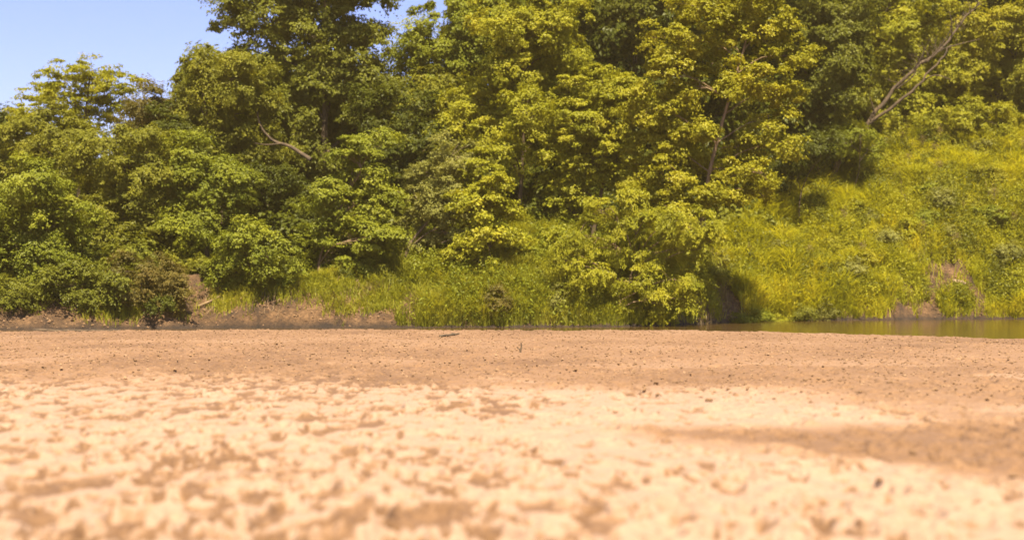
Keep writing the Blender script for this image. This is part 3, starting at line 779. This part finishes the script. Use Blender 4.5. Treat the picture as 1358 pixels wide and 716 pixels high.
# leafy weeds on the slope (nobody could count them)
def weeds(n, x0, x1, s0, s1, dens_fn, mat, name, label, hs=(0.3, 0.8), leaf=0.12):
    X = R.uniform(x0, x1, n); S = R.uniform(s0, s1, n); Y = np.interp(X, YW_X, YW_Y) + S
    k = R.uniform(0, 1, n) < dens_fn(X, Y, S); X, Y = X[k], Y[k]
    z = bank_z(X, Y); k = z > WATER_Z + .04; X, Y, z = X[k], Y[k], z[k]
    m = 26; n = len(X)
    h = R.uniform(*hs, n) * (0.5 + fbm(X * .5, Y * .5, 241))
    f = R.uniform(0.15, 1.05, (n, m))
    off = R.normal(0, 1, (n, m, 3)) * np.array([.13, .13, .03])
    P = np.stack([X, Y, z], -1)[:, None, :] + off + np.array([0, 0, 1]) * (f * h[:, None])[..., None]
    N = unit(R.normal(0, .5, (n, m, 3)) + np.array([0, 0, .8]) + off * 2)
    A = R.normal(0, 1, (n, m, 3)); A = unit(A - N * np.sum(A * N, -1, keepdims=True))
    P, N, A = P.reshape(-1, 3), N.reshape(-1, 3), A.reshape(-1, 3)
    t = np.clip(np.repeat(R.normal(.5, .2, n), m) + R.normal(0, .15, n * m), 0, 1)
    V, F = leaves_np(P, A, N, leaf * R.uniform(.6, 1.3, len(P)), leaf * .5 * R.uniform(.6, 1.3, len(P)))
    tag(link('weeds', mesh_np(name, V, F, mat, tint=t)), label, kind='stuff')


weeds(24000, 8, 31, 0.3, 17, lambda X, Y, S: slope_dens(X, Y, S) * sstep((fbm(X * .6, Y * .6, 251) - .42) / .12), LEAF['bright'], 'slope_weeds', 'leafy green weeds growing through the slope grass', (0.35, 1.1), 0.13)
weeds(13000, 9.5, 31, 0.3, 17, lambda X, Y, S: slope_dens(X, Y, S) * sstep((fbm(X * .8, Y * .8, 259) - .50) / .10), LEAF['deep'], 'slope_weeds_dark', 'darker green broad weeds in patches on the slope', (0.5, 1.3), 0.15)
weeds(7000, -8, 9, -0.6, 9, lambda X, Y, S: mid_dens(X, Y, S) * sstep((fbm(X * .6, Y * .6, 253) - .34) / .12), LEAF['mid'], 'bank_weeds', 'leafy weeds growing through the bank grass', (0.4, 1.3), 0.13)


# ---- individual shrubs
def shrub_proto(name, species, leaf, n_l, label, group, size=(0.8, 0.6)):
    sp = dict(SP[species]); sp['clump'] = 0.32; sp['leaf'] *= 0.85; sp['wid'] *= 0.85
    e = empty(name, (0, 0, 0), label, 'shrub', group)
    Ps, As, Ns, Ts = [], [], [], []
    T = Tubes()
    for k in range(n_l):
        a = R.uniform(0, 6.28); q = R.uniform(0.1, .6)
        c = np.array([math.cos(a) * q * size[0], math.sin(a) * q * size[0], R.uniform(.35, 1.0) * size[1]]); r = np.array([.45, .45, .36]) * R.uniform(.7, 1.3)
        C, rc, d = lobe_clumps(c, r, sp); q_ = clump_leaves(C, rc * .9, d, 85, sp)
        Ps.append(q_[0]); As.append(q_[1]); Ns.append(q_[2]); Ts.append(q_[3])
        T.add([(R.normal(0, .04), R.normal(0, .04), -.15), c * np.array([.4, .4, .5]), c], .022, .007, 5)
    P = np.vstack(Ps); V, F = leaves_np(P, np.vstack(As), np.vstack(Ns), sp['leaf'] * R.uniform(.7, 1.3, len(P)), sp['wid'] * R.uniform(.7, 1.3, len(P)))
    link('foliage', mesh_np(name + '_foliage', V, F, LEAF[leaf], tint=np.hstack(Ts)), e)
    link('stem', T.mesh(name + '_stem', BARK['brown']), e)
    return e


def place(proto_list, spots, label_of=None):
    first = [True] * len(proto_list)
    for k, (px, py, Y, s) in enumerate(spots):
        i = k % len(proto_list)
        o = proto_list[i] if first[i] else copy_tree(proto_list[i])
        first[i] = False
        x = (px - CX) * Y / FPX
        o.location = (x, Y, float(bank_z(x, Y)) - 0.05)
        o.scale = (s * R.uniform(.85, 1.2), s * R.uniform(.85, 1.2), s * R.uniform(.8, 1.1)); o.rotation_euler = (0, 0, R.uniform(0, 6.28))
        if label_of:
            o['label'] = label_of[k]


LW = 'low leafy shrub growing among the grass of the right hand slope'
LG = 'low shrubs on the grassy slope'
slope_sh = [shrub_proto('low_shrub', 'round', l, 5, LW, LG) for l in ('bright', 'mid', 'yellow', 'grey')]
sp_ = []
for k in range(46):
    px = R.uniform(1010, 1365); S = R.uniform(0.6, 12); x = (px - CX) * 70 / FPX; Y = float(np.interp(x, YW_X, YW_Y)) + S
    if 1150 < px < 1320 and S < 3.2:
        continue
    sp_.append((px, 0, Y, R.uniform(.5, 1.15)))
sp_ += [(1175, 0, 69.4, 1.2), (1200, 0, 70.2, 1.3), (1225, 0, 70.6, 1.1), (1145, 0, 68.0, 1.0), (1335, 0, 70.0, 1.1), (1345, 0, 69.6, .9), (1310, 0, 72, 1.2), (1285, 0, 72.5, 1.0), (1250, 0, 72.0, 1.2), (1228, 0, 68.4, .5)]
place(slope_sh, sp_)

def weed_proto(top):
    e = empty('tall_weed', (0, 0, 0), 'tall leafy weed stalk standing above the grass of the right hand slope', 'weed', 'tall weeds on the slope')
    T = Tubes(); hh = 1.5
    q = T.add([(0, 0, -.1), (.03, .02, .5), (.08, .0, 1.0), (.16, .03, hh)], .016, .006, 5)
    n = 90; f = R.uniform(.2, 1, n); P = q[(f * (len(q) - 1)).astype(int)] + R.normal(0, 1, (n, 3)) * np.array([.10, .10, .04]) * (1.25 - f)[:, None]
    N = unit(R.normal(0, .5, (n, 3)) + np.array([0, -.3, .8])); A = R.normal(0, 1, (n, 3)) + np.array([0, 0, .3]); A = unit(A - N * np.sum(A * N, -1, keepdims=True))
    V, F = leaves_np(P, A, N, .17 * R.uniform(.7, 1.3, n), .05 * R.uniform(.7, 1.3, n)); link('foliage', mesh_np('weed_leaves', V, F, LEAF['bright'], tint=R.uniform(.2, .9, n)), e)
    n = 120; P = q[-1] + R.normal(0, 1, (n, 3)) * np.array([.09, .09, .13]) + np.array([0, 0, -.05]); N = unit(R.normal(0, 1, (n, 3))); A = R.normal(0, 1, (n, 3)); A = unit(A - N * np.sum(A * N, -1, keepdims=True))
    V, F = leaves_np(P, A, N, .06, .03); link('blossom', mesh_np('weed_head', V, F, LEAF[top], tint=R.uniform(.4, 1, n)), e)
    link('stem', T.mesh('weed_stem', BARK['pale']), e)
    return e


tw_ = [weed_proto(t) for t in ('yellow', 'dry', 'yellow')]
sp_ = []
for k in range(70):
    px = R.uniform(985, 1365) if k > 14 else R.uniform(1195, 1260); S = R.uniform(1.5, 12) if k > 14 else R.uniform(8, 10.5)
    x = (px - CX) * 70 / FPX; sp_.append((px, 0, float(np.interp(x, YW_X, YW_Y)) + S, R.uniform(.7, 1.25)))
place(tw_, sp_)

LB = 'low shrub in rank grass of the middle bank or foot of the right slope'
bank_sh = [shrub_proto('low_shrub', 'fine', l, 6, LB, 'low shrubs along the middle bank') for l in ('mid', 'bright', 'olive', 'grey')]
sp_ = [(px, 0, float(np.interp((px - CX) * 55 / FPX, YW_X, YW_Y)) + S, s) for px, S, s in
       [(585, 1.6, .6), (640, 2.5, .8), (715, 2.6, 1.0), (745, .9, .8), (700, 4, 1.2), (740, 4.2, 1.3), (665, 4.4, 1.0), (765, 1.6, 1.0), (770, 4.0, 1.2), (930, 2.6, .9), (945, 4.5, 1.1), (965, 6, 1.2), (985, 1.2, .8), (1035, .8, .7), (1065, .7, .9), (1100, .6, .9), (1010, 1.4, .9)]]
place(bank_sh, sp_)
LS = 'shady green shrub on the dark left bank under the trees'
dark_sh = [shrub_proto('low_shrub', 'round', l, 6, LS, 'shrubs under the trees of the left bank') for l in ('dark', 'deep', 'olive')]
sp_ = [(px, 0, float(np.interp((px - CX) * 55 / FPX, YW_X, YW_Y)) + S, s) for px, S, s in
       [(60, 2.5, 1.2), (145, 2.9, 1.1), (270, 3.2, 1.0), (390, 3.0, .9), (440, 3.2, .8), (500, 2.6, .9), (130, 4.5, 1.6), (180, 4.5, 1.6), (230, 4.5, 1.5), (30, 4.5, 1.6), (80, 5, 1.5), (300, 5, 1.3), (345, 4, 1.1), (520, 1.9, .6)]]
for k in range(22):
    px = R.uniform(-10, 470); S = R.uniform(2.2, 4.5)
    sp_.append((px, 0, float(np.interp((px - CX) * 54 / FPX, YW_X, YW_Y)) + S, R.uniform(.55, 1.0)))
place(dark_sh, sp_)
br = shrub_proto('dry_shrub', 'fine', 'rust', 6, 'dead brown shrub in the middle of the bank at the water', None)
tag(br, 'dull brown shrub at the water below the small pyramid tree', 'shrub')
place([br], [(660, 0, 54.7, 1.1)])


LU = 'shrub in the dim understory deep in the wood'
und = [shrub_proto('understory_shrub', 'big', l, 7, LU, 'understory shrubs deep in the wood', (1.0, 0.9)) for l in ('dark', 'dark', 'deep')]
sp_ = []
for k in range(75):
    px = R.uniform(-30, 1400); x = (px - CX) * 74 / FPX
    Y = float(np.interp(x, YW_X, YW_Y)) + float(np.interp(x, LL_X, LL_L)) + R.uniform(1.0, 12)
    sp_.append(((x / Y) * FPX + CX, 0, Y, R.uniform(1.3, 2.3)))
sp_ += [(905, 0, 69, 2.2), (925, 0, 72, 2.6), (945, 0, 70, 2.2), (890, 0, 75, 2.6), (960, 0, 76, 2.6), (930, 0, 80, 3.0), (1349, 0, 84, 2.4), (1335, 0, 90, 2.6), (1362, 0, 92, 2.6), (1300, 0, 94, 2.6), (1180, 0, 88, 2.6)]
place(und, sp_)


# ---- dry grass and roots hanging from the left bank, fallen branches, rocks
def tuft(px, Y, n, h, mat, label, drop=False):
    x = (px - CX) * Y / FPX; z = float(bank_z(x, Y))
    X = x + R.normal(0, .28, n); YY_ = Y + R.normal(0, .2, n)
    me = blades(X - x, YY_ - Y, R.uniform(.5, 1, n) * h, R.uniform(.02, .035, n), R.uniform(.3, 1.0, n), LEAF[mat], 'dry_grass_tuft', z=bank_z(X, YY_) - z - .05)
    tag(link('dry_grass_tuft', me, loc=(x, Y, z)), label, 'grass tuft')


tuft(222, 53.9, 220, 0.8, 'dry', 'largest tuft of dry straw grass on the shaded left bank')
tuft(203, 53.9, 130, 0.6, 'dry', 'smaller tuft of dry straw grass left of the largest one')
tuft(500, 55.0, 160, 0.7, 'dry', 'dry straw tuft on the bare bank left of the crooked stem')
tuft(920, 58.9, 160, 0.9, 'dry', 'dry straw tuft on the eroded notch right of the willow bush')
tuft(955, 62.5, 160, 0.8, 'dry', 'dry straw tuft at the left foot of the grassy slope')


def branch(pts, r0, r1, bark, name, label, cat, side=()):
    T = Tubes(); P = [W(*p) for p in pts]; b0 = P[0].copy()
    T.add(P, r0, r1, 7, wob=0.01)
    for s_ in side:
        T.add([W(*p) for p in s_], r0 * .45, .01, 5)
    T.V = [v - b0 for v in T.V]
    o = link(name, T.mesh(name, BARK[bark]), loc=tuple(b0)); tag(o, label, cat)


def on_bank(px, Y, up=.06):
    x = (px - CX) * Y / FPX; z = float(bank_z(x, Y)) + up
    return (px, HY - (z - CAMZ) * FPX / Y, Y)


branch([on_bank(262, 53.8), on_bank(285, 54.2, .15), on_bank(310, 54.9, .12)], .05, .025, 'pale', 'fallen_branch', 'pale fallen branch slanting up the eroded left bank', 'branch')
branch([on_bank(318, 53.9), on_bank(335, 54.3, .12), on_bank(350, 54.8, .1)], .045, .02, 'pale', 'fallen_branch', 'short pale branch on the eroded bank below the round bush', 'branch')
branch([on_bank(445, 55.5), on_bank(455, 56.0, .4), (464, 352, 56.3)], .04, .02, 'brown', 'fallen_branch', 'thin pole leaning beside the slender tiered tree', 'branch')
branch([(640, 355, 56.2), (620, 333, 56.5), (598, 312, 57), (575, 302, 57.2)], .11, .04, 'grey', 'fallen_branch', 'bare grey branch reaching left from under the pyramid tree', 'branch', side=[[(612, 326, 56.6), (600, 318, 56.4), (585, 322, 56.2)]])
branch([(545, 262, 57.3), (515, 250, 57.0), (490, 238, 56.6), (470, 240, 56.4)], .05, .015, 'grey', 'bare_branch', 'thin bare twig arching left from the vine draped tree', 'branch', side=[[(515, 250, 57), (500, 258, 57), (488, 268, 57)]])
branch([(412, 212, 61), (385, 195, 61.2), (360, 185, 61.5), (345, 165, 61.5), (340, 140, 61.6)], .10, .03, 'brown', 'bare_branch', 'crooked bare branch in the gap of the tallest dark tree', 'branch', side=[[(375, 190, 61.3), (355, 192, 61), (338, 190, 61)]])
branch([(45, 438, 47.0), (80, 438.6, 46.8), (120, 438.8, 46.8), (160, 438.0, 47.2)], .06, .03, 'brown', 'floating_log', 'thin dark waterlogged log lying at the far left water edge', 'log')

def roots(px, Y, n, hgt, label):
    x = (px - CX) * Y / FPX; b0 = np.array([x, Y, float(bank_z(x, Y))]); T = Tubes()
    for k in range(n):
        X0 = x + R.normal(0, .45); Y0 = Y + R.uniform(.5, 1.1)
        pts = []
        for f in np.linspace(0, 1, 5):
            xx = X0 + R.normal(0, .07); yy = Y0 - f * R.uniform(.8, 1.3)
            pts.append(np.array([xx, yy, float(bank_z(xx, yy)) + R.uniform(.0, .09) + hgt * .25 * (1 - f)]))
        T.add(pts, R.uniform(.012, .032), .006, 5)
    T.V = [v - b0 for v in T.V]
    tag(link('exposed_roots', T.mesh('exposed_roots', BARK['pale']), loc=tuple(b0)), label, 'roots')


roots(335, 54.0, 14, .5, 'tangle of pale roots washed out of the bank below the round bush')
roots(268, 53.9, 11, .4, 'roots hanging out of the eroded bank beside the slanting fallen branch')
roots(470, 54.8, 12, .4, 'roots on the bare bank beneath the tiered tree')
roots(1222, 68.3, 10, .3, 'roots at the lower left edge of the bare slip on the right slope')
tuft(395, 54.6, 120, 0.5, 'dry', 'dry straw tuft on the bare bank right of the round bush')
tuft(445, 54.2, 120, 0.5, 'dry', 'dry straw tuft right below the stem of the tiered tree')
tuft(560, 54.6, 150, 0.7, 'dry', 'dry straw tuft at the foot of the crooked vine draped stem')
tuft(612, 54.3, 130, 0.6, 'dry', 'dry straw tuft at the waterline left of the dull brown shrub')

m_r, nt, out = new_mat('pale_rock')
g = nt.nodes.new('ShaderNodeNewGeometry'); nz = node(nt, 'ShaderNodeTexNoise', Scale=4.0, Detail=6.0); nt.links.new(g.outputs['Position'], nz.inputs['Vector'])
rp = ramp(nt, [(0.3, (0.18, 0.115, 0.06)), (0.65, (0.34, 0.235, 0.14))]); nt.links.new(nz.outputs['Fac'], rp.inputs['Fac'])
p = node(nt, 'ShaderNodeBsdfPrincipled', Roughness=0.9); nt.links.new(rp.outputs['Color'], p.inputs['Base Color'])
b = node(nt, 'ShaderNodeBump', Strength=0.7, Distance=0.05); nt.links.new(nz.outputs['Fac'], b.inputs['Height']); nt.links.new(b.outputs[0], p.inputs['Normal'])
nt.links.new(p.outputs[0], out.inputs['Surface'])
for k, (px, Y, s, lab) in enumerate([(1272, 68.6, .28, 'largest pale rock on the bare earth slip of the right slope'), (1250, 68.2, .14, 'small pale rock below the largest one on the bare slip'), (1345, 68.2, .14, 'small pale stone at the waterline by the right picture edge')]):
    me = protos[k].copy(); me.materials.clear(); me.materials.append(m_r); me.name = 'rock'
    x = (px - CX) * Y / FPX
    o = link('rock', me, loc=(x, Y, float(bank_z(x, Y)) - s * .12)); o.scale = (s * 1.4, s, s * .9); o.rotation_euler = (.1, .2, k * 1.3); tag(o, lab, 'rock')

# ------------------------------------------------------------------ thin warm haze added to lift the shadows
m_h, nt, out = new_mat('shadow_lift_haze')
pv = nt.nodes.new('ShaderNodeVolumePrincipled'); pv.inputs['Density'].default_value = HAZE; pv.inputs['Color'].default_value = (1.0, 0.78, 0.36, 1)
pv.inputs['Anisotropy'].default_value = 0.2
nt.links.new(pv.outputs[0], out.inputs['Volume'])
import bmesh
bm = bmesh.new(); bmesh.ops.create_cube(bm, size=1)
for v in bm.verts:
    v.co.x = v.co.x * 1600; v.co.y = 250 + v.co.y * 1500; v.co.z = -6 if v.co.z < 0 else 40
me = bpy.data.meshes.new('haze'); bm.to_mesh(me); bm.free(); me.materials.append(m_h)
tag(link('haze', me), 'thin warm haze added to the air to lift the shadows', kind='stuff')

# ------------------------------------------------------------------ light, sky, camera
to_sun = Vector((0.10, -0.55, 0.93)).normalized()
el = math.asin(to_sun.z); rot = math.atan2(to_sun.x, to_sun.y)
sun = bpy.data.lights.new('sun', 'SUN'); sun.energy = 5.0; sun.angle = math.radians(0.53); sun.color = (1.0, 0.88, 0.66)
so = bpy.data.objects.new('sun', sun); COL.objects.link(so); so.rotation_euler = to_sun.to_track_quat('Z', 'Y').to_euler(); so.location = (-30, -30, 60)

w = bpy.data.worlds.new('World'); sc.world = w; w.use_nodes = True
nt = w.node_tree; nt.nodes.clear()
out = nt.nodes.new('ShaderNodeOutputWorld'); bg = nt.nodes.new('ShaderNodeBackground'); sky = nt.nodes.new('ShaderNodeTexSky')
sky.sky_type = 'NISHITA'; sky.sun_disc = False; sky.sun_elevation = el; sky.sun_rotation = rot
sky.air_density = 1.0; sky.dust_density = 0.7; sky.ozone_density = 2.0
bg.inputs['Strength'].default_value = 0.075
tn = nt.nodes.new('ShaderNodeMix'); tn.data_type = 'RGBA'; tn.blend_type = 'MULTIPLY'; tn.inputs[0].default_value = 1.0; tn.inputs[7].default_value = (0.76, 0.70, 1.0, 1)
nt.links.new(sky.outputs[0], tn.inputs[6]); nt.links.new(tn.outputs[2], bg.inputs['Color']); nt.links.new(bg.outputs[0], out.inputs['Surface'])

cam = bpy.data.cameras.new('camera'); co = bpy.data.objects.new('camera', cam); COL.objects.link(co)
co.location = (0, 0, CAMZ); co.rotation_euler = (math.radians(90), 0, 0)
cam.sensor_width = 36; cam.lens = 36 * FPX / 1358; cam.shift_y = (HY - 358) / 1358
cam.clip_start = 0.1; cam.clip_end = 3000
cam.dof.use_dof = True; cam.dof.focus_distance = 30.5; cam.dof.aperture_fstop = 0.95
sc.camera = co

sc.view_settings.view_transform = 'Standard'; sc.view_settings.look = 'None'
sc.view_settings.exposure = 1.6; sc.view_settings.gamma = 1.0; sc.view_settings.use_curve_mapping = False
sc.render.engine = 'CYCLES'
sc.cycles.use_denoising = True
sc.cycles.max_bounces = 6; sc.cycles.diffuse_bounces = 3; sc.cycles.transmission_bounces = 3; sc.cycles.glossy_bounces = 2
